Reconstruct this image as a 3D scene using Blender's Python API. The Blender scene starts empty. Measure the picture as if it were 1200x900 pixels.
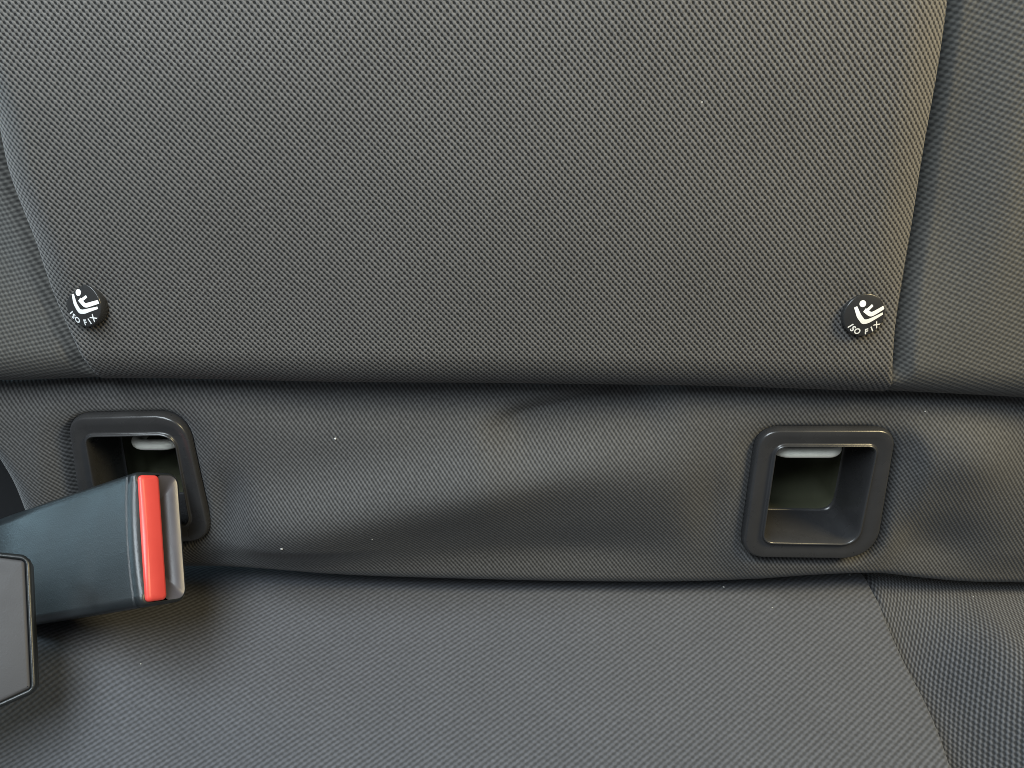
import bpy, bmesh, math, random
import numpy as np
from mathutils import Vector, Matrix

sc = bpy.context.scene
COL = sc.collection
rng = np.random.default_rng(7)
random.seed(7)

# ---------------------------------------------------------------- camera
PITCH = math.radians(48)
FPX, CX, CY = 900.0, 600.0, 450.0                  # focal length and centre, in pixels of a 1200 x 900 frame
F = np.array([0, math.cos(PITCH), -math.sin(PITCH)])
U = np.array([0, math.sin(PITCH), math.cos(PITCH)])
R = np.array([1.0, 0, 0])
C0 = -0.315 * (F - 0.1333 * U) + np.array([0, 0, 0.30])
cam = bpy.data.cameras.new('camera')
cam.sensor_width = 36.0
cam.lens = FPX / 1200.0 * 36.0
cam.clip_start = 0.01
cam.clip_end = 50
co = bpy.data.objects.new('camera', cam)
COL.objects.link(co)
co.matrix_world = Matrix(((R[0], U[0], -F[0], C0[0]), (R[1], U[1], -F[1], C0[1]), (R[2], U[2], -F[2], C0[2]), (0, 0, 0, 1)))
sc.camera = co

# ---------------------------------------------------------------- world, lamps, exposure
w = bpy.data.worlds.new('World')
sc.world = w
w.use_nodes = True
w.node_tree.nodes['Background'].inputs[0].default_value = (0.88, 0.93, 1.0, 1)
w.node_tree.nodes['Background'].inputs[1].default_value = 0.19
sc.view_settings.view_transform = 'Standard'
sc.view_settings.look = 'None'
sc.view_settings.exposure = 0.1
sc.view_settings.gamma = 1
sc.cycles.filter_width = 0.9


def area(name, loc, target, sx, sy, power, color):
    l = bpy.data.lights.new(name, 'AREA')
    l.shape = 'RECTANGLE'
    l.size, l.size_y = sx, sy
    l.energy = power
    l.color = color
    o = bpy.data.objects.new(name, l)
    COL.objects.link(o)
    d = Vector(target) - Vector(loc)
    o.rotation_euler = d.to_track_quat('-Z', 'Y').to_euler()
    o.location = loc
    return o


def rel(x, u, f):
    """a place given as right / up / forward metres from the lens"""
    return tuple(C0 + x * R + u * U + f * F)


area('roof_window_light', (-0.18, -0.05, 0.86), (-0.02, 0.02, 0.36), 0.50, 0.26, 7.0, (0.83, 0.93, 1.0))
area('left_window_light', (-0.66, 0.13, 0.56), (-0.10, 0.0, 0.30), 0.15, 0.36, 1.2, (0.52, 0.83, 1.0))
area('right_window_light', (0.45, -0.02, 0.71), (0.31, 0.12, 0.54), 0.18, 0.18, 4.2, (1.0, 0.82, 0.46))

# ---------------------------------------------------------------- geometry helpers
A = math.radians(24)
N = -(F * math.cos(A) + U * math.sin(A))            # outward from the backrest
S = U * math.cos(A) - F * math.sin(A)               # up the backrest
O = C0 + 0.315 * (F - 0.1333 * U)
G = (F * 900 + U * 760); G /= np.linalg.norm(G)     # to the rear along the cushion
NS = (U * 900 - F * 760); NS /= np.linalg.norm(NS)  # up from the cushion


def ray(px, py):
    px = np.asarray(px, float); py = np.asarray(py, float)
    return F + ((px - CX) / FPX)[..., None] * R - ((py - CY) / FPX)[..., None] * U


def hit(px, py, P0, n):
    d = ray(px, py)
    t = ((P0 - C0) @ n) / (d @ n)
    return C0 + d * t[..., None]


def back(px, py, off=0.0):
    return hit(px, py, O + N * off, N)


CR = back(np.array(600.), np.array(688.), -0.008)    # a point of the crease


def seat(px, py, off=0.0):
    return hit(px, py, CR + NS * off, NS)


def link(name, me, mat=None, parent=None, smooth=True):
    if mat is not None:
        for m in (mat if isinstance(mat, (list, tuple)) else [mat]):
            me.materials.append(m)
    if smooth:
        me.polygons.foreach_set('use_smooth', [True] * len(me.polygons))
    o = bpy.data.objects.new(name, me)
    COL.objects.link(o)
    if parent is not None:
        o.parent = parent
        o.matrix_parent_inverse = Matrix.Translation(-Vector(parent['at'])) if 'at' in parent else Matrix()
    return o


def mesh(name, vs, fs, mat=None, parent=None, smooth=True):
    me = bpy.data.meshes.new(name)
    me.from_pydata([tuple(map(float, v)) for v in vs], [], fs)
    me.update()
    return link(name, me, mat, parent, smooth)


def thing(name, label, cat, loc):
    o = bpy.data.objects.new(name, None)
    o.empty_display_size = 0.02
    COL.objects.link(o)
    o.location = tuple(map(float, loc))
    o['at'] = [float(v) for v in loc]
    o['label'] = label
    o['category'] = cat
    return o


def poly_x(pts):
    """x as a function of y along a polyline"""
    pts = sorted(pts, key=lambda p: p[1])
    return lambda y: np.interp(y, [p[1] for p in pts], [p[0] for p in pts])


def smooth_curve(pts, key):
    pts = sorted(pts, key=lambda p: p[key])
    k = np.array([p[key] for p in pts], float); v = np.array([p[1 - key] for p in pts], float)
    g = np.gradient(v, k)

    def fn(t):
        t = np.asarray(t, float)
        i = np.clip(np.searchsorted(k, t) - 1, 0, len(k) - 2)
        h = k[i + 1] - k[i]; s = np.clip((t - k[i]) / h, 0, 1)
        out = ((2*s**3 - 3*s**2 + 1) * v[i] + (s**3 - 2*s**2 + s) * h * g[i] + (-2*s**3 + 3*s**2) * v[i + 1] + (s**3 - s**2) * h * g[i + 1])
        out = np.where(t < k[0], v[0] + g[0] * (t - k[0]), out)
        return np.where(t > k[-1], v[-1] + g[-1] * (t - k[-1]), out)
    return fn


def sstep(x, a, b):
    t = np.clip((x - a) / (b - a), 0, 1)
    return t * t * (3 - 2 * t)


def roll(e, r, d):
    t = np.clip(1 - e / r, 0, 1)
    return -d * (1 - np.sqrt(np.clip(1 - t * t, 0, 1)))


def lownoise(x, y, seed, n=10, f0=0.004, f1=0.02):
    g = np.random.default_rng(seed)
    z = np.zeros_like(x)
    for _ in range(n):
        f = g.uniform(f0, f1); a = g.uniform(0, math.tau); p = g.uniform(0, math.tau)
        z += np.sin(math.tau * f * (x * math.cos(a) + y * math.sin(a)) + p) / n
    return z


def cluster(n, a=0.75):
    t = np.linspace(0, 1, n)
    return (1 - a) * t + a * (0.5 - 0.5 * np.cos(math.pi * t))


def fabric_panel(name, mat, parent, left, right, top, bottom, proj, nrm, height, uvrot=0.0, nu=200, nv=150, holes=(),
                 edges=((0, 0), (0, 0), (0, 0), (0, 0)), uvwarp=None, axes=(R, S)):
    """a padded fabric panel between four seams: left/right give x of y, top/bottom give y of x (photo pixels
    turned into real points of the panel's plane); height(px,py) in metres; edges = (radius, depth) in metres of the
    rolled-under border at left, right, top, bottom"""
    u, v = np.meshgrid(cluster(nu), cluster(nv))
    y = 450 + 0 * u
    x = 0 * u
    for _ in range(12):
        x = left(y) * (1 - u) + right(y) * u
        y = top(x) * (1 - v) + bottom(x) * v
    P = proj(x, y)
    eL = np.linalg.norm(P - proj(left(y), y), axis=-1)
    eR = np.linalg.norm(P - proj(right(y), y), axis=-1)
    eT = np.linalg.norm(P - proj(x, top(x)), axis=-1)
    eB = np.linalg.norm(P - proj(x, bottom(x)), axis=-1)
    h = height(x, y)
    for k_, (e, (r, d)) in enumerate(zip((eL, eR, eT, eB), edges)):
        if r > 0:
            # side seams run out where the border turns under
            if k_ < 2 and edges[3][0] > 0 and edges[2][0] == 0:
                h = h - d * np.clip(1 - e / r, 0, 1) ** 2 * side_fade(y) + roll(e, 0.0028, 0.0045) * (1 - sstep(y, 428, 456))
            else:
                h = h + roll(e, r, d)
    V = P + nrm * h[..., None]
    uu = (P - O) @ axes[0]; vv = (P - O) @ axes[1]
    if uvwarp is not None:
        uu, vv = uvwarp(uu, vv, x, y)
    c, s = math.cos(uvrot), math.sin(uvrot)
    UVx, UVy = (c * uu - s * vv).ravel(), (s * uu + c * vv).ravel()
    fs = []
    xs, ys = x.ravel(), y.ravel()
    for j in range(nv - 1):
        for i in range(nu - 1):
            a = j * nu + i
            q = (a, a + nu, a + nu + 1, a + 1)
            if holes:
                mx, my = xs[list(q)].mean(), ys[list(q)].mean()
                if any(inside(mx, my, hq) for hq in holes):
                    continue
            fs.append(q)
    me = bpy.data.meshes.new(name)
    me.from_pydata(V.reshape(-1, 3).tolist(), [], fs)
    me.update()
    uvl = me.uv_layers.new(name='weave')
    li = np.empty(len(me.loops), dtype=np.int32)
    me.loops.foreach_get('vertex_index', li)
    uvl.data.foreach_set('uv', np.stack([UVx[li], UVy[li]], 1).ravel())
    o = link(name, me, mat, parent)
    return o


def inside(x, y, quad):
    c = False
    n = len(quad)
    for i in range(n):
        (x1, y1), (x2, y2) = quad[i], quad[(i + 1) % n]
        if (y1 > y) != (y2 > y) and x < (x2 - x1) * (y - y1) / (y2 - y1) + x1:
            c = not c
    return c


def rounded(quad, r, n=7):
    """points of a polygon (n x 2 array) with rounded corners"""
    q = np.array(quad, float)
    out = []
    m = len(q)
    rs = r if isinstance(r, (list, tuple)) else [r] * m
    for i in range(m):
        p, a, b = q[i], q[i - 1], q[(i + 1) % m]
        da, db = (a - p), (b - p)
        la, lb = np.linalg.norm(da), np.linalg.norm(db)
        da, db = da / la, db / lb
        ang = math.acos(np.clip(da @ db, -1, 1))
        t = min(rs[i] / math.tan(ang / 2), 0.49 * la, 0.49 * lb)
        s, e = p + da * t, p + db * t
        for k in range(n):
            w_ = k / (n - 1)
            out.append((1 - w_)**2 * s + 2 * w_ * (1 - w_) * (p * 0.82 + 0.18 * (s + e) / 2) + w_**2 * e)
    return np.array(out)


def loft(loops, cap0=False, cap1=False):
    vs, fs = [], []
    n = len(loops[0])
    for l in loops:
        vs += list(l)
    for k in range(len(loops) - 1):
        for i in range(n):
            j = (i + 1) % n
            fs.append((k * n + i, k * n + j, (k + 1) * n + j, (k + 1) * n + i))
    if cap0:
        fs.append(tuple(range(n - 1, -1, -1)))
    if cap1:
        b = (len(loops) - 1) * n
        fs.append(tuple(range(b, b + n)))
    return vs, fs


# ---------------------------------------------------------------- materials
def nt(name):
    m = bpy.data.materials.new(name)
    m.use_nodes = True
    t = m.node_tree
    b = t.nodes['Principled BSDF']
    return m, t, b


class NB:
    def __init__(self, t):
        self.t = t

    def math(self, op, a, b=None, c=None, clamp=False):
        n = self.t.nodes.new('ShaderNodeMath')
        n.operation = op
        n.use_clamp = clamp
        for i, v in enumerate((a, b, c)):
            if v is None:
                continue
            if isinstance(v, (int, float)):
                n.inputs[i].default_value = v
            else:
                self.t.links.new(v, n.inputs[i])
        return n.outputs[0]

    def noise(self, vec, scale, detail=2.0, rough=0.5):
        n = self.t.nodes.new('ShaderNodeTexNoise')
        n.inputs['Scale'].default_value = scale
        n.inputs['Detail'].default_value = detail
        n.inputs['Roughness'].default_value = rough
        self.t.links.new(vec, n.inputs['Vector'])
        return n.outputs['Fac']

    def mapr(self, v, a, b, c, d, interp='SMOOTHSTEP'):
        n = self.t.nodes.new('ShaderNodeMapRange')
        n.interpolation_type = interp
        self.t.links.new(v, n.inputs[0])
        for i, k in enumerate((a, b, c, d)):
            n.inputs[i + 1].default_value = k
        return n.outputs[0]

    def mix(self, f, a, b, blend='MIX'):
        n = self.t.nodes.new('ShaderNodeMix')
        n.data_type = 'RGBA'
        n.blend_type = blend
        if isinstance(f, (int, float)):
            n.inputs[0].default_value = f
        else:
            self.t.links.new(f, n.inputs[0])
        for i, v in ((6, a), (7, b)):
            if isinstance(v, tuple):
                n.inputs[i].default_value = v if len(v) == 4 else (*v, 1)
            else:
                self.t.links.new(v, n.inputs[i])
        return n.outputs[2]


def fabric(name, pu, pv, wa, wb, dark, light, lo, hi, bump=0.35, sheen=0.12, jitter=0.10, fuzz=0.25, specks=0.0006):
    """knitted cloth: a staggered lattice of period pu x pv metres; wa and wb weigh the two diagonal thread runs"""
    m, t, b = nt(name)
    g = NB(t)
    uvn = t.nodes.new('ShaderNodeUVMap')
    uvn.uv_map = 'weave'
    uv = uvn.outputs[0]
    sep = t.nodes.new('ShaderNodeSeparateXYZ')
    t.links.new(uv, sep.inputs[0])
    n1 = g.noise(uv, 160, 3)
    n2 = g.noise(uv, 210, 3)
    n2 = g.math('MULTIPLY_ADD', n2, 1.0, 0.0)
    # the same noise at a shifted place for the second axis
    add = t.nodes.new('ShaderNodeVectorMath')
    add.operation = 'ADD'
    add.inputs[1].default_value = (3.1, 1.7, 0.4)
    t.links.new(uv, add.inputs[0])
    n2 = g.noise(add.outputs[0], 160, 3)
    p = g.math('MULTIPLY_ADD', sep.outputs[0], 1 / pu, g.math('MULTIPLY', g.math('SUBTRACT', n1, 0.5), jitter * 2))
    q = g.math('MULTIPLY_ADD', sep.outputs[1], 1 / pv, g.math('MULTIPLY', g.math('SUBTRACT', n2, 0.5), jitter * 2))
    fa = g.math('SINE', g.math('MULTIPLY', g.math('ADD', p, q), math.tau))
    fb = g.math('SINE', g.math('MULTIPLY', g.math('SUBTRACT', p, q), math.tau))
    h = g.math('ADD', g.math('MULTIPLY', fa, wa), g.math('MULTIPLY', fb, wb))
    fine = g.noise(uv, 900, 2)
    h = g.math('ADD', h, g.math('MULTIPLY', g.math('SUBTRACT', fine, 0.5), fuzz * 2))
    k = g.mapr(h, lo, hi, 0, 1)
    c = g.mix(k, dark, light)
    mott = g.mapr(g.noise(uv, 38, 4, 0.6), 0.25, 0.75, 0.945, 1.055, 'LINEAR')
    thread = g.mapr(g.noise(uv, 650, 1), 0.3, 0.7, 0.88, 1.12, 'LINEAR')
    c = g.mix(1.0, c, g.math('MULTIPLY', mott, thread), 'MULTIPLY')
    # a sprinkle of pale dust caught in the cloth
    vor = t.nodes.new('ShaderNodeTexVoronoi')
    vor.inputs['Scale'].default_value = 85
    t.links.new(uv, vor.inputs['Vector'])
    dsep = t.nodes.new('ShaderNodeSeparateColor')
    t.links.new(vor.outputs['Color'], dsep.inputs[0])
    near = g.math('LESS_THAN', vor.outputs['Distance'], g.math('MULTIPLY', dsep.outputs[1], 0.05))
    pick = g.math('LESS_THAN', dsep.outputs[0], 0.025)
    c = g.mix(g.math('MULTIPLY', g.math('MULTIPLY', near, pick), 0.8), c, (0.30, 0.30, 0.29, 1))
    t.links.new(c, b.inputs['Base Color'])
    b.inputs['Roughness'].default_value = 0.85
    b.inputs['Specular IOR Level'].default_value = 0.25
    b.inputs['Sheen Weight'].default_value = sheen
    b.inputs['Sheen Roughness'].default_value = 0.45
    bm_ = t.nodes.new('ShaderNodeBump')
    bm_.inputs['Strength'].default_value = bump
    bm_.inputs['Distance'].default_value = 0.0004
    t.links.new(h, bm_.inputs['Height'])
    t.links.new(bm_.outputs[0], b.inputs['Normal'])
    return m


def plastic(name, col, rough, grain=0.15, gscale=2600, var=0.12, spec=0.5):
    m, t, b = nt(name)
    g = NB(t)
    tc = t.nodes.new('ShaderNodeTexCoord')
    v = tc.outputs['Object']
    n = g.noise(v, gscale, 2)
    s = g.noise(v, 60, 4, 0.6)
    f = g.mapr(s, 0.3, 0.7, 1 - var, 1 + var, 'LINEAR')
    t.links.new(g.mix(1.0, (*col, 1), f, 'MULTIPLY'), b.inputs['Base Color'])
    t.links.new(g.mapr(s, 0.3, 0.7, rough * 0.88, min(1, rough * 1.15), 'LINEAR'), b.inputs['Roughness'])
    b.inputs['Specular IOR Level'].default_value = spec
    bm_ = t.nodes.new('ShaderNodeBump')
    bm_.inputs['Strength'].default_value = grain
    bm_.inputs['Distance'].default_value = 0.0001
    t.links.new(n, bm_.inputs['Height'])
    t.links.new(bm_.outputs[0], b.inputs['Normal'])
    return m


M_knit = fabric('open knit charcoal cloth', 0.00196, 0.00212, 0.64, 0.36, (0.0050, 0.0049, 0.0047), (0.095, 0.0905, 0.0845), -0.66, 0.30, fuzz=0.45, jitter=0.12)
M_twill = fabric('fine twill charcoal cloth', 0.00172, 0.00215, 0.72, 0.28, (0.021, 0.021, 0.021), (0.080, 0.080, 0.080), -0.9, 0.9, bump=0.25, fuzz=0.5)
M_seat = fabric('ribbed grey seat cloth', 0.00310, 0.00235, 0.26, 0.74, (0.037, 0.038, 0.041), (0.076, 0.079, 0.089), -1.0, 1.0, bump=0.3, fuzz=0.5)
M_bolster = fabric('beaded grey bolster cloth', 0.00235, 0.00205, 0.5, 0.5, (0.028, 0.0275, 0.026), (0.080, 0.078, 0.072), -0.9, 0.9, bump=0.3, fuzz=0.5)
M_bead = fabric('beaded seat bolster cloth', 0.00155, 0.00360, 0.46, 0.54, (0.022, 0.0225, 0.024), (0.094, 0.096, 0.102), -0.6, 0.9, bump=0.35, fuzz=0.4)
M_backing = plastic('black gap backing', (0.012, 0.012, 0.013), 0.9, 0.3, 1500)  # for the added sheets that keep open gaps dark
M_trim = plastic('satin black trim plastic', (0.024, 0.024, 0.025), 0.27, 0.10)
M_funnel = plastic('funnel plastic with olive glow', (0.055, 0.058, 0.036), 0.8, 0.2, spec=0.2)  # olive base stands in for the greenish glow inside the pocket
M_buckle = plastic('black grained buckle plastic', (0.010, 0.012, 0.013), 0.38, 0.5, 1700)
M_bezel = plastic('grey black bezel plastic', (0.060, 0.057, 0.066), 0.36, 0.15)
M_face = plastic('dark grey grained plastic', (0.028, 0.028, 0.031), 0.6, 0.4, 1800)
M_red = plastic('red press button plastic', (0.50, 0.050, 0.040), 0.38, 0.05, var=0.05)
M_badge = plastic('glossy black badge', (0.018, 0.018, 0.018), 0.22, 0.02, var=0.05)
M_white = plastic('white print', (0.62, 0.62, 0.60), 0.5, 0.05, var=0.03)
M_metal = plastic('bar with painted light', (0.90, 0.90, 0.80), 0.6, 0.1)  # near-white base takes the place of light coming through from behind
M_lint = plastic('pale lint', (0.45, 0.45, 0.43), 0.9, 0.1)

# ================================================================ THE BACKREST
bpos = back(np.array(600.), np.array(690.))
backrest = thing('backrest_cushion', 'charcoal fabric rear seat backrest with two black child seat anchor openings along its foot', 'backrest', bpos)

side_fade = lambda y: 1 - sstep(np.asarray(y, float), 230, 462)
seam_l0 = smooth_curve([(-55, -40), (-28, 60), (-4, 130), (10, 199), (41, 286), (66, 358), (92, 414), (106, 445), (118, 480)], 1)
seam_l = lambda y: seam_l0(y) - 3 - 11 * side_fade(y)
seam_r0 = smooth_curve([(1114, -40), (1110, 0), (1100, 70), (1084, 171), (1072, 256), (1060, 326), (1051, 384), (1047, 454), (1046, 490)], 1)
seam_r = lambda y: seam_r0(y) + 2 + 9 * side_fade(y)
fold = smooth_curve([(-120, 447), (0, 449), (105, 446), (300, 449), (600, 452), (850, 456), (1050, 462), (1200, 468), (1320, 474)], 0)
crease = smooth_curve([(-150, 700), (100, 672), (250, 668), (400, 678), (550, 683), (700, 686), (840, 685), (885, 683), (960, 677), (1000, 675),
                       (1035, 676), (1080, 681), (1140, 686), (1200, 687), (1320, 690)], 0)
const = lambda c: (lambda t: c + 0 * np.asarray(t, float))


back_out = lambda x, y: back(x, y, 0.014)
fold_low = lambda x: fold(x) + 15


def h_main(x, y):
    h = 0.0010 * lownoise(x, y, 3, f0=0.001, f1=0.004) + 0.004 * sstep(300 - y, -200, 300)
    # the cover is drawn in a little round each button
    for bx, by in ((102, 357), (1010, 368)):
        d = np.hypot(x - bx, y - by)
        h = h - 0.0010 * np.exp(-(d / 34) ** 2)
    return h


fabric_panel('centre_panel', M_knit, backrest, seam_l, seam_r, const(-300), fold_low, back_out, N, h_main,
             nu=240, nv=240, edges=((0.014, 0.0075), (0.017, 0.0075), (0, 0), (0.018, 0.018)))


def warp_left(u, v, x, y):
    return u, v


def h_sideL(x, y):
    return -(0.0072 + 0.003 * np.clip((seam_l(y) - x) / 150, 0, 1)) * side_fade(y) - 0.0008 - 0.0055 * (1 - sstep(seam_l(y) - x, 0, 24)) * (1 - sstep(y, 428, 456)) + 0.0006 * lownoise(x, y, 5, f0=0.001, f1=0.006)


fabric_panel('side_panel', M_bolster, backrest, const(-360), lambda y: seam_l(y) + 14, const(-300), fold_low, back_out, N, h_sideL, uvrot=0.5,
             nu=90, nv=220, edges=((0, 0), (0, 0), (0, 0), (0.018, 0.018)))


def h_sideR(x, y):
    d = x - seam_r(y)
    return -0.0008 + 0.003 * sstep(d, 60, 330) - 0.0072 * (1 - sstep(d, 10, 110)) * side_fade(y) - 0.0055 * (1 - sstep(d, 0, 26)) * (1 - sstep(y, 428, 456)) + 0.0008 * lownoise(x, y, 6, f0=0.001, f1=0.006)


fabric_panel('side_panel', M_bolster, backrest, lambda y: seam_r(y) - 14, const(1560), const(-300), fold_low, back_out, N, h_sideR, uvrot=-0.35,
             nu=110, nv=220, edges=((0, 0), (0, 0), (0, 0), (0.018, 0.018)))

# the two anchor openings: outer and inner corners (TL, TR, BR, BL)
FRM = [
    dict(outer=[(79, 488), (216, 485), (249, 634), (100, 640)], inner=[(104, 512), (204, 510), (222, 612), (123, 616)],
         ro=[0.007, 0.011, 0.009, 0.008]),
    dict(outer=[(889, 503), (1051, 503), (1026, 655), (868, 653)], inner=[(911, 523), (1024, 523), (1001, 634), (895, 632)],
         ro=[0.008, 0.007, 0.013, 0.009]),
]
HOLES = []
for q in FRM:
    o_, i_ = np.array(q['outer'], float), np.array(q['inner'], float)
    HOLES.append([tuple(p) for p in (0.45 * o_ + 0.55 * i_)])


def ridge(x, y, p, q, w, ends=60):
    p, q = np.array(p, float), np.array(q, float)
    d = (q - p); L = np.linalg.norm(d); d = d / L
    s = (x - p[0]) * d[0] + (y - p[1]) * d[1]
    t = -(x - p[0]) * d[1] + (y - p[1]) * d[0]
    e = sstep(s, -ends, ends) * (1 - sstep(s, L - ends, L + ends))
    return np.exp(-(t / w) ** 2) * e, t, e


def poly_dist(x, y, P):
    P = np.array(P, float)
    best = np.full(x.shape, 1e9)
    ins = np.zeros(x.shape, bool)
    for a, b in zip(P, np.roll(P, -1, 0)):
        d = b - a
        t = np.clip(((x - a[0]) * d[0] + (y - a[1]) * d[1]) / (d @ d), 0, 1)
        best = np.minimum(best, np.hypot(x - a[0] - t * d[0], y - a[1] - t * d[1]))
        if d[1] != 0:
            ins ^= ((a[1] > y) != (b[1] > y)) & (x < d[0] * (y - a[1]) / d[1] + a[0])
    return np.where(ins, -best, best)


def h_strip(x, y):
    v = np.clip((y - fold(x)) / (crease(x) - fold(x)), 0, 1)
    h = 0.001 + 0.0035 * np.sin(math.pi * v) + 0.0008 * lownoise(x, y, 9, f0=0.002, f1=0.010)
    g2 = lambda cx, cy, wx, wy: np.exp(-((x - cx) / wx) ** 2 - ((y - cy) / wy) ** 2)
    # a slack fold of cloth running from the upper middle down to the lower left
    r1, t1, e1 = ridge(x, y, (280, 622), (665, 535), 42, 110)
    h = h + 0.0100 * r1
    # below it the cloth is drawn in under the cushion
    r2, _, _ = ridge(x, y, (480, 668), (780, 648), 40, 120)
    h = h - 0.0065 * r2
    # broad swelling on the right half
    h = h + 0.0050 * g2(745, 540, 95, 50)
    # hollow left of the second frame
    h = h - 0.0030 * g2(838, 590, 30, 60)
    # a wrinkle under the fold: the cloth above hangs over the cloth below
    r3, t3, e3 = ridge(x, y, (585, 500), (775, 455), 1, 34)
    h = h - 0.0085 * np.where(t3 < 0, np.exp(-(t3 / 14) ** 2), np.exp(-(t3 / 38) ** 2)) * e3
    r5, _, _ = ridge(x, y, (320, 474), (640, 476), 20, 60)
    h = h - 0.0035 * r5
    # hollow to the right of the first frame, swelling outside the second
    h = h - 0.0060 * g2(266, 596, 26, 46)
    h = h + 0.0060 * g2(1125, 525, 60, 40)
    h = h - 0.0060 * g2(1090, 640, 60, 40)
    h = h + 0.0030 * g2(930, 672, 70, 14)
    h = h * (1 - sstep(v, 0.80, 1.0)) - 0.001 * sstep(v, 0.8, 1)
    # the cloth dips to the frames and is tucked under their rims
    for q in FRM:
        d = poly_dist(x, y, rounded(q['outer'], [24, 28, 34, 24], 5))
        k = 1 - sstep(d, 0, 38)
        h = h * (1 - k) + 0.0012 * k
        h = h - 0.0040 * (1 - sstep(d, -4, 9))
    return h


strip_l = smooth_curve([(-90, 420), (-60, 480), (-14, 530), (6, 560), (22, 600), (36, 650), (46, 720)], 1)
fold_up = lambda x: fold(x) - 14
fabric_panel('anchor_strip', M_twill, backrest, strip_l, const(1560), fold_up, lambda x: crease(x) + 7, back, N, h_strip,
             nu=390, nv=120, holes=HOLES, edges=((0.012, 0.012), (0, 0), (0.022, 0.020), (0.008, 0.010)))


def h_flat(c):
    return lambda x, y: c + 0 * x


sheet = back(np.array([-900., 2100., 2100., -900.]), np.array([-300., -300., 900., 900.]), -0.075)  # added dark sheet behind the panels, so gaps read as shade
mesh('gap_backing', sheet, [(0, 1, 2, 3)], M_backing, backrest)


# ---- anchor frames with their funnels
def frame(q, parent):
    po, pi = np.array(q['outer'], float), np.array(q['inner'], float)

    def to_plane(p, off):
        # corners in the plane raised by off, so the rim keeps its place when it stands proud
        W_ = back(p[:, 0], p[:, 1], off)
        return np.stack([(W_ - O) @ R, (W_ - O) @ S], 1)
    Po, Pi = to_plane(po, 0.0035), to_plane(pi, 0.0030)
    ro, ri = q['ro'], [max(0.002, r * 0.45) for r in q['ro']]

    def loop(k, off, grow=0.0):
        P = Po * (1 - k) + Pi * k
        r = [a * (1 - k) + b * k for a, b in zip(ro, ri)]
        c = P.mean(0)
        P = c + (P - c) * (1 + grow)
        L = rounded(P, r)
        return O + L[:, :1] * R + L[:, 1:] * S + off * N
    prof = [(-0.02, -0.006), (0, -0.002), (0.0, 0.0014), (0.012, 0.0026), (0.04, 0.0036), (0.085, 0.0042), (0.14, 0.0043), (0.45, 0.0041), (0.76, 0.0036),
            (0.82, 0.0036), (0.845, 0.0042), (0.87, 0.0048), (0.91, 0.0049), (0.95, 0.0042), (0.985, 0.0020), (1.0, -0.001)]
    walls = [(1.0, -0.003, -0.012), (1.0, -0.009, -0.045), (1.0, -0.0155, -0.085), (1.0, -0.0165, -0.10), (1.0, -0.0168, -0.13)]
    vs, fs = loft([loop(k, o) for k, o in prof] + [loop(k, o, g) for k, o, g in walls])
    fr = mesh('anchor_frame', vs, fs, M_trim, parent)
    # the dark pocket behind the frame
    prof = [(1.0, -0.0166, -0.115), (1.0, -0.022, -0.115), (1.0, -0.034, -0.11), (1.0, -0.0345, -0.20), (1.0, -0.055, -0.24)]
    vs, fs = loft([loop(k, o, g) for k, o, g in prof], cap1=True)
    mesh('anchor_funnel', vs, fs, M_funnel, fr)
    # the wire the child seat clips to, its paleness standing for light behind
    off = q['bar'][3]
    ty = q['bar'][2]
    P = back(np.array([q['bar'][0], q['bar'][1]], float), np.array([ty, ty], float), off)
    d = (P[1] - P[0]); L = np.linalg.norm(d); d /= L
    rr, bend = 0.0023, 0.005
    path = [(0, -0.030), (0, -bend)] + [(bend - bend * math.cos(a), -bend + bend * math.sin(a)) for a in np.linspace(0.2, math.pi / 2, 6)]
    path = path + [(L - a, b) for a, b in path[::-1]]
    pts = [P[0] + d * a + N * b for a, b in path]
    loops = []
    for k, p_ in enumerate(pts):
        tg = pts[min(k + 1, len(pts) - 1)] - pts[max(k - 1, 0)]
        tg = tg / np.linalg.norm(tg)
        sd = np.cross(S, tg)
        loops.append([p_ + rr * (math.cos(a) * sd + math.sin(a) * S) for a in np.linspace(0, math.tau, 16, endpoint=False)])
    vs, fs = loft(loops, True, True)
    mesh('anchor_bar', vs, fs, M_metal, fr)
    return fr


FRM[0]['bar'] = (156, 205, 521, -0.008)
FRM[1]['bar'] = (911, 984, 530, -0.0035)
for q in FRM:
    frame(q, backrest)


# ---- badges: domed discs with the child seat sign
def stroke(pts, widths):
    pts = np.array(pts, float)
    # resample
    out, wo = [], []
    for i in range(len(pts) - 1):
        for k in range(8):
            t = k / 8
            out.append(pts[i] * (1 - t) + pts[i + 1] * t)
            wo.append(widths[i] * (1 - t) + widths[i + 1] * t)
    out.append(pts[-1]); wo.append(widths[-1])
    out, wo = np.array(out), np.array(wo)
    for _ in range(3):
        out[1:-1] = 0.25 * out[:-2] + 0.5 * out[1:-1] + 0.25 * out[2:]
    d = np.gradient(out, axis=0); d /= np.linalg.norm(d, axis=1)[:, None]
    n = np.stack([-d[:, 1], d[:, 0]], 1)
    vs, fs = [], []
    for p, nn, w_ in zip(out, n, wo):
        for k in (-0.5, -0.17, 0.17, 0.5):
            vs.append(p + nn * w_ * k)
    for i in range(len(out) - 1):
        for k in range(3):
            a = i * 4 + k
            fs.append((a, a + 4, a + 5, a + 1))
    return vs, fs


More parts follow.
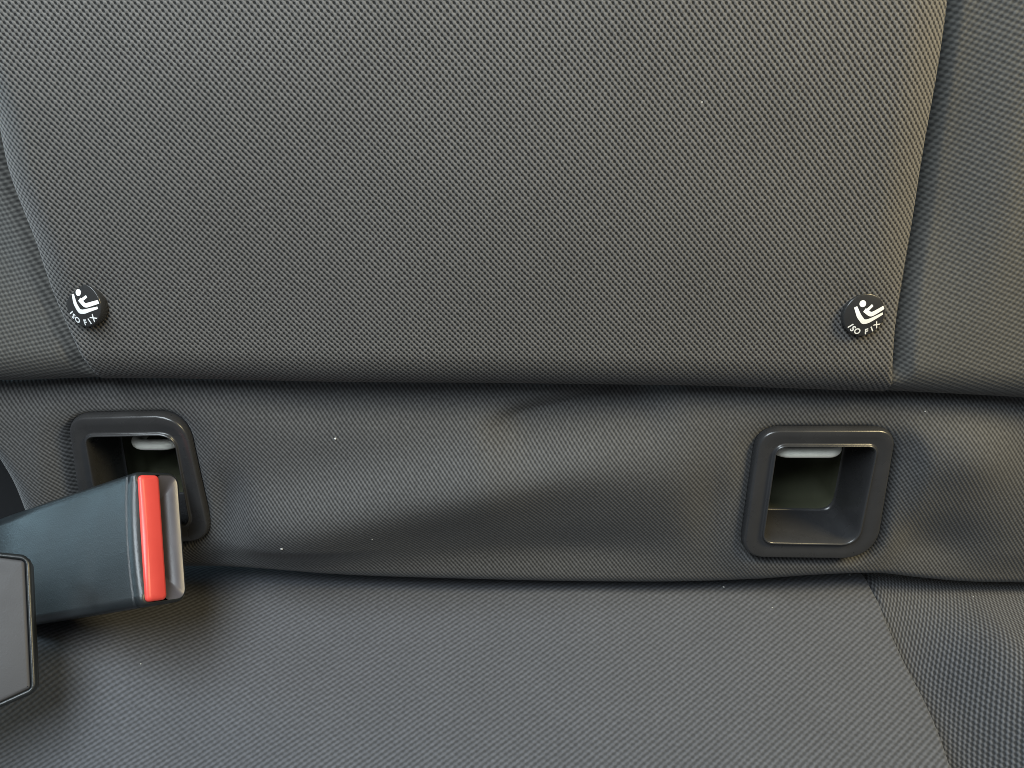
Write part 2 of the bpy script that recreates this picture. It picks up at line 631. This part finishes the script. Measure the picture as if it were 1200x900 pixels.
def letter(ch, size):
    cu = bpy.data.curves.new('glyph', 'FONT')
    cu.body = ch
    cu.size = size
    cu.align_x = 'CENTER'
    cu.align_y = 'CENTER'
    cu.offset = size * 0.03
    o = bpy.data.objects.new('glyph', cu)
    COL.objects.link(o)
    dg = bpy.context.evaluated_depsgraph_get()
    me = o.evaluated_get(dg).to_mesh()
    vs = [np.array((v.co.x, v.co.y)) for v in me.vertices]
    fs = [tuple(p.vertices) for p in me.polygons]
    o.evaluated_get(dg).to_mesh_clear()
    bpy.data.objects.remove(o)
    bpy.data.curves.remove(cu)
    if ch == 'I':
        pass
    return vs, fs


def badge(px, py, off, nrm, spin, text, parent, rad=0.0076, label=None):
    dg_ = bpy.context.evaluated_depsgraph_get()
    dg_.update()
    d_ = ray(float(px), float(py))
    c = np.array(sc.ray_cast(dg_, Vector(C0), Vector(d_ / np.linalg.norm(d_)))[1])
    z = nrm / np.linalg.norm(nrm)
    y = S - (S @ z) * z; y /= np.linalg.norm(y)
    x = np.cross(y, z)
    cs, sn = math.cos(spin), math.sin(spin)
    x, y = cs * x + sn * y, -sn * x + cs * y
    c = c + off * z
    dome = 0.0010

    def zz(r):
        Rr = (rad * rad + dome * dome) / (2 * dome)
        return math.sqrt(max(0, Rr * Rr - r * r)) - (Rr - dome)
    n = 56
    loops = []
    for r, h in ((0.90, -0.0045), (1.0, -0.0030), (1.0, -0.0003), (0.985, 0.0000)):
        loops.append([c + rad * r * (math.cos(a) * x + math.sin(a) * y) + h * z for a in np.linspace(0, math.tau, n, endpoint=False)])
    for r in (0.97, 0.93, 0.85, 0.7, 0.5, 0.3, 0.1):
        loops.append([c + rad * r * (math.cos(a) * x + math.sin(a) * y) + zz(rad * r) * z for a in np.linspace(0, math.tau, n, endpoint=False)])
    vs, fs = loft(loops, False, True)
    b = mesh('anchor_badge', vs, fs, M_badge, parent)

    def put(name, parts, lift):
        V, Fs = [], []
        for vs2, fs2 in parts:
            k = len(V)
            for p in vs2:
                p = np.array(p)
                V.append(c + p[0] * rad * x + p[1] * rad * y + (zz(rad * float(np.hypot(*p))) + lift) * z)
            Fs += [tuple(i + k for i in f) for f in fs2]
        return mesh(name, V, Fs, M_white, b, smooth=False)
    sign = []
    hc = np.array((-0.20, 0.56))
    vs2 = [hc] + [hc + 0.155 * np.array((math.cos(a), math.sin(a))) for a in np.linspace(0, math.tau, 24, endpoint=False)]
    sign.append((vs2, [(0, i, i % 24 + 1) for i in range(1, 25)]))
    sign.append(stroke([(-0.10, 0.27), (0.24, 0.03), (0.88, 0.34)], [0.20, 0.21, 0.17]))
    sign.append(stroke([(0.03, 0.25), (0.28, 0.48)], [0.15, 0.12]))
    sign.append(stroke([(-0.52, 0.42), (-0.33, 0.0), (-0.08, -0.29), (0.14, -0.27), (0.86, 0.06)], [0.15, 0.21, 0.22, 0.20, 0.11]))
    put('pictogram', sign, 0.00006)
    letters = []
    for ch, ang in text:
        a = math.radians(ang)
        vs2, fs2 = letter(ch, 0.37)
        rot = a + math.pi / 2
        rr = 0.80
        q = []
        for p in vs2:
            q.append(np.array((rr * math.cos(a) + p[0] * math.cos(rot) - p[1] * math.sin(rot),
                               rr * math.sin(a) + p[0] * math.sin(rot) + p[1] * math.cos(rot))))
        letters.append((q, fs2))
    put('lettering', letters, 0.00006)
    if label:
        b['label'] = label
    return b


TXT = [('I', -143), ('S', -129), ('O', -110), ('F', -77), ('I', -57), ('X', -36)]
badge(102, 357, 0.0016, N - 0.32 * R + 0.20 * S, math.radians(-6), TXT, backrest, label='badge tipped towards the left seam')
badge(1010, 368, 0.0016, N + 0.10 * R + 0.10 * S, math.radians(0), TXT, backrest, label='badge facing straight out by the right seam')

# ================================================================ THE CUSHION
cushion = thing('seat_cushion', 'dark grey ribbed rear seat cushion with a raised side bolster at its right end', 'seat cushion', CR)
seam_s = smooth_curve([(1018, 668), (1024, 683), (1036, 706), (1050, 741), (1070, 784), (1088, 819), (1102, 851), (1120, 902), (1142, 970)], 1)


def h_seat(x, y):
    return 0.0008 * lownoise(x, y, 12, f0=0.001, f1=0.006) + 0.002 * np.exp(-((y - 900) / 120) ** 2) + 0.013 * np.exp(-((x - 60) / 150) ** 2 - ((y - 770) / 60) ** 2)


seat_top = lambda x: crease(x) - 17
fabric_panel('centre_panel', M_seat, cushion, const(-420), seam_s, seat_top, const(1230), seat, NS, h_seat,
             nu=260, nv=180, edges=((0, 0), (0.0035, 0.018), (0.014, 0.010), (0, 0)), axes=(R, G))


def h_bol(x, y):
    d = x - seam_s(y)
    k = sstep(y, 680, 780)
    return -0.022 * k - 0.001 + 0.032 * sstep(d, 14, 110 + 0.2 * (y - 680)) * k + 0.0006 * lownoise(x, y, 15, f0=0.001, f1=0.006)


fabric_panel('side_bolster', M_bead, cushion, lambda y: seam_s(y) - 3, const(1560), seat_top, const(1230), seat, NS, h_bol, uvrot=-0.05,
             nu=130, nv=180, edges=((0.004, 0.004), (0, 0), (0.014, 0.010), (0, 0)), axes=(R, G))
sheet2 = seat(np.array([-700., 1900., 1900., -700.]), np.array([600., 600., 1250., 1250.]), -0.035)  # dark sheet added under the cushion to blacken its gaps
mesh('gap_backing', sheet2, [(0, 1, 2, 3)], M_backing, cushion)

# ================================================================ THE BUCKLES
# pose in lens axes turned to the world
BM = np.array([[0.8661, -0.1696, -0.4702], [0.2544, 0.9593, 0.1227], [0.4302, -0.2259, 0.874]])
Bt = 0.985 * np.array([-0.1389, -0.05719, -0.28541])
TOW = np.stack([R, U, -F], 1)
BW, BT = 0.0493, 0.0197


def bk(p):
    return C0 + TOW @ (BM @ np.array(p, float) + Bt)


buckle = thing('seat_belt_buckle', 'black seat belt buckle with a red press button lying in front of the opening', 'seat belt buckle', bk((-0.03, 0, -BT)))


def rrect(x, y0, y1, z0, z1, r, n=6, bulge=0):
    L = rounded([(y1, z1), (0.5 * y1 + 0.5 * y0, z1), (y0, z1), (y0, z0), (y1, z0)], [r, 1e-5, r, r, r], n) if not bulge else None
    if bulge:
        top = [(y1 + (y0 - y1) * t, z1) for t in np.linspace(0, 1, 13)]
        L = rounded(top + [(y0, z0), (y1, z0)], [r] + [1e-4] * 11 + [r, r, r], n)
        c, hw = 0.5 * (y0 + y1), 0.5 * abs(y1 - y0)
        L = np.array([(p[0], p[1] + bulge * (1 - ((p[0] - c) / hw) ** 2) * (p[1] > z1 - r)) for p in L])
    return [bk((x, p[0], p[1])) for p in L]


H = BW / 2
prof = [(-0.120, 0.90, 0.0), (-0.060, 0.96, 0.0), (-0.020, 0.99, 0), (-0.008, 0.998, 0), (-0.0050, 1.0, 0), (-0.0046, 1.0, 0), (-0.0043, 1.0, -0.0004), (-0.0038, 1.0, -0.0004), (-0.0035, 1.0, 0),
        (-0.0012, 1.0, 0), (-0.0004, 0.992, -0.0003)]
loops = [rrect(x, -H * k - d, H * k + d, -BT * (0.5 + 0.5 * k) - d, 0 + d, 0.0045, bulge=0.0014) for x, k, d in prof]
# end rim and funnel towards the tongue slot
zB = -0.0096
loops.append(rrect(0.0, -H + 0.0007, H - 0.0007, -BT + 0.0007, -0.0007, 0.0038, bulge=0.0006))
loops.append(rrect(0.0, -H + 0.0012, H - 0.0012, -BT + 0.0012, -0.0012, 0.0034, bulge=0.0002))
vs, fs = loft(loops, cap0=True)
mesh('housing', vs, fs, M_buckle, buckle)
l2 = [rrect(-0.00005, -H + 0.0011, H - 0.0011, -BT + 0.0011, zB + 0.0002, 0.0022, 5),
      rrect(-0.0002, -H + 0.0016, H - 0.0016, -BT + 0.0016, zB + 0.0002, 0.0020, 5),
      rrect(-0.0036, -H + 0.0095, H - 0.0095, zB - 0.0038, zB - 0.0001, 0.0006, 5),
      rrect(-0.0200, -H + 0.0095, H - 0.0095, zB - 0.0038, zB - 0.0001, 0.0006, 5)]
vs, fs = loft(l2, cap1=True)
mesh('tongue_slot', vs, fs, M_bezel, buckle)
l3 = [rrect(-0.006, -H + 0.0014, H - 0.0014, zB, -0.0012, 0.0016, 5), rrect(0.0006, -H + 0.0014, H - 0.0014, zB, -0.0012, 0.0016, 5),
      rrect(0.0012, -H + 0.0017, H - 0.0017, zB + 0.0003, -0.0016, 0.0015, 5), rrect(0.0015, -H + 0.0026, H - 0.0026, zB + 0.0012, -0.0028, 0.0012, 5)]
vs, fs = loft(l3, True, True)
mesh('press_button', vs, fs, M_red, buckle)

# the second buckle: only its end shows
p2 = [(-120, 636), (27, 650), (36, 657), (43, 803), (37, 813), (-120, 880)]
B2o = C0 + 0.270 * (F - 0.64 * R - 0.33 * U)
b2n = -F + U * 0.36 + R * 0.52
b2n /= np.linalg.norm(b2n)
W2 = np.array([hit(np.array(float(a)), np.array(float(b)), B2o, b2n) for a, b in p2])
bx = R - (R @ b2n) * b2n; bx /= np.linalg.norm(bx)
by = np.cross(b2n, bx)
Q2 = np.stack([(W2 - B2o) @ bx, (W2 - B2o) @ by], 1)
buckle2 = thing('seat_belt_buckle', 'dark grey flat faced seat belt buckle end cut off by the left edge', 'seat belt buckle', W2.mean(0) - 0.02 * b2n)


def l2oop(inset, z):
    c = Q2.mean(0)
    P = Q2.copy()
    # inset towards the middle by a fixed width
    n_ = len(P)
    e = []
    for i in range(n_):
        a = P[(i + 1) % n_] - P[i - 1]
        nn = np.array((-a[1], a[0])); nn /= np.linalg.norm(nn)
        if nn @ (c - P[i]) < 0:
            nn = -nn
        e.append(P[i] + nn * inset)
    L = rounded(np.array(e), 0.003, 5)
    return [B2o + p[0] * bx + p[1] * by + z * b2n for p in L]


vs, fs = loft([l2oop(0.0005, -0.014), l2oop(0.0, -0.012), l2oop(-0.0002, -0.0015), l2oop(0.0002, -0.0005), l2oop(0.0009, 0.0), l2oop(0.0016, -0.0002),
               l2oop(0.0018, -0.0012)], True, False)
mesh('housing', vs, fs, M_buckle, buckle2)
vs, fs = loft([l2oop(0.0016, -0.0020), l2oop(0.0019, -0.0009), l2oop(0.0023, -0.0004), l2oop(0.0030, -0.0003)], False, True)
mesh('face_plate', vs, fs, M_face, buckle2)

# ================================================================ LINT
lint_v, lint_f = [], []


def fleck(P, nrm, r):
    k = len(lint_v)
    t1 = np.cross(nrm, rng.normal(size=3)); t1 /= np.linalg.norm(t1)
    t2 = np.cross(nrm, t1)
    st = rng.uniform(0.8, 1.8)
    n = 7
    for zf, rf in ((0.0, 0.8), (0.35, 1.0), (0.8, 0.55)):
        for a in np.linspace(0, math.tau, n, endpoint=False):
            q = r * rf * rng.uniform(0.75, 1.2)
            lint_v.append(P + t1 * q * st * math.cos(a) + t2 * q * math.sin(a) / st + nrm * r * zf)
    for l in range(2):
        for i in range(n):
            j = (i + 1) % n
            lint_f.append((k + l * n + i, k + l * n + j, k + (l + 1) * n + j, k + (l + 1) * n + i))
    lint_f.append(tuple(range(k + 2 * n, k + 3 * n)))


SPECKS = [(393, 514, 1.5), (330, 643, 1.5), (436, 632, .8), (848, 688, 1.4), (996, 674, 1.1), (1084, 482, .8), (905, 712, .7), (1141, 699, .8), (165, 778, .8)]
LINT = []

dg = bpy.context.evaluated_depsgraph_get()
dg.update()
for (x, y, r) in SPECKS:
    d = ray(x, y)
    d = d / np.linalg.norm(d)
    okk, loc, nr, _, ob, _ = sc.ray_cast(dg, Vector(C0), Vector(d))
    if okk:
        fleck(np.array(loc), np.array(nr) / np.linalg.norm(nr), r * 0.00034)
me = bpy.data.meshes.new('lint')
me.from_pydata([tuple(v) for v in lint_v], [], lint_f)
me.update()
lo = link('lint', me, M_lint)
lo['kind'] = 'stuff'
lo['label'] = 'tiny pale flecks of lint scattered over the charcoal seat fabric'
lo['category'] = 'lint'
for o in bpy.data.objects:
    if 'at' in o:
        del o['at']
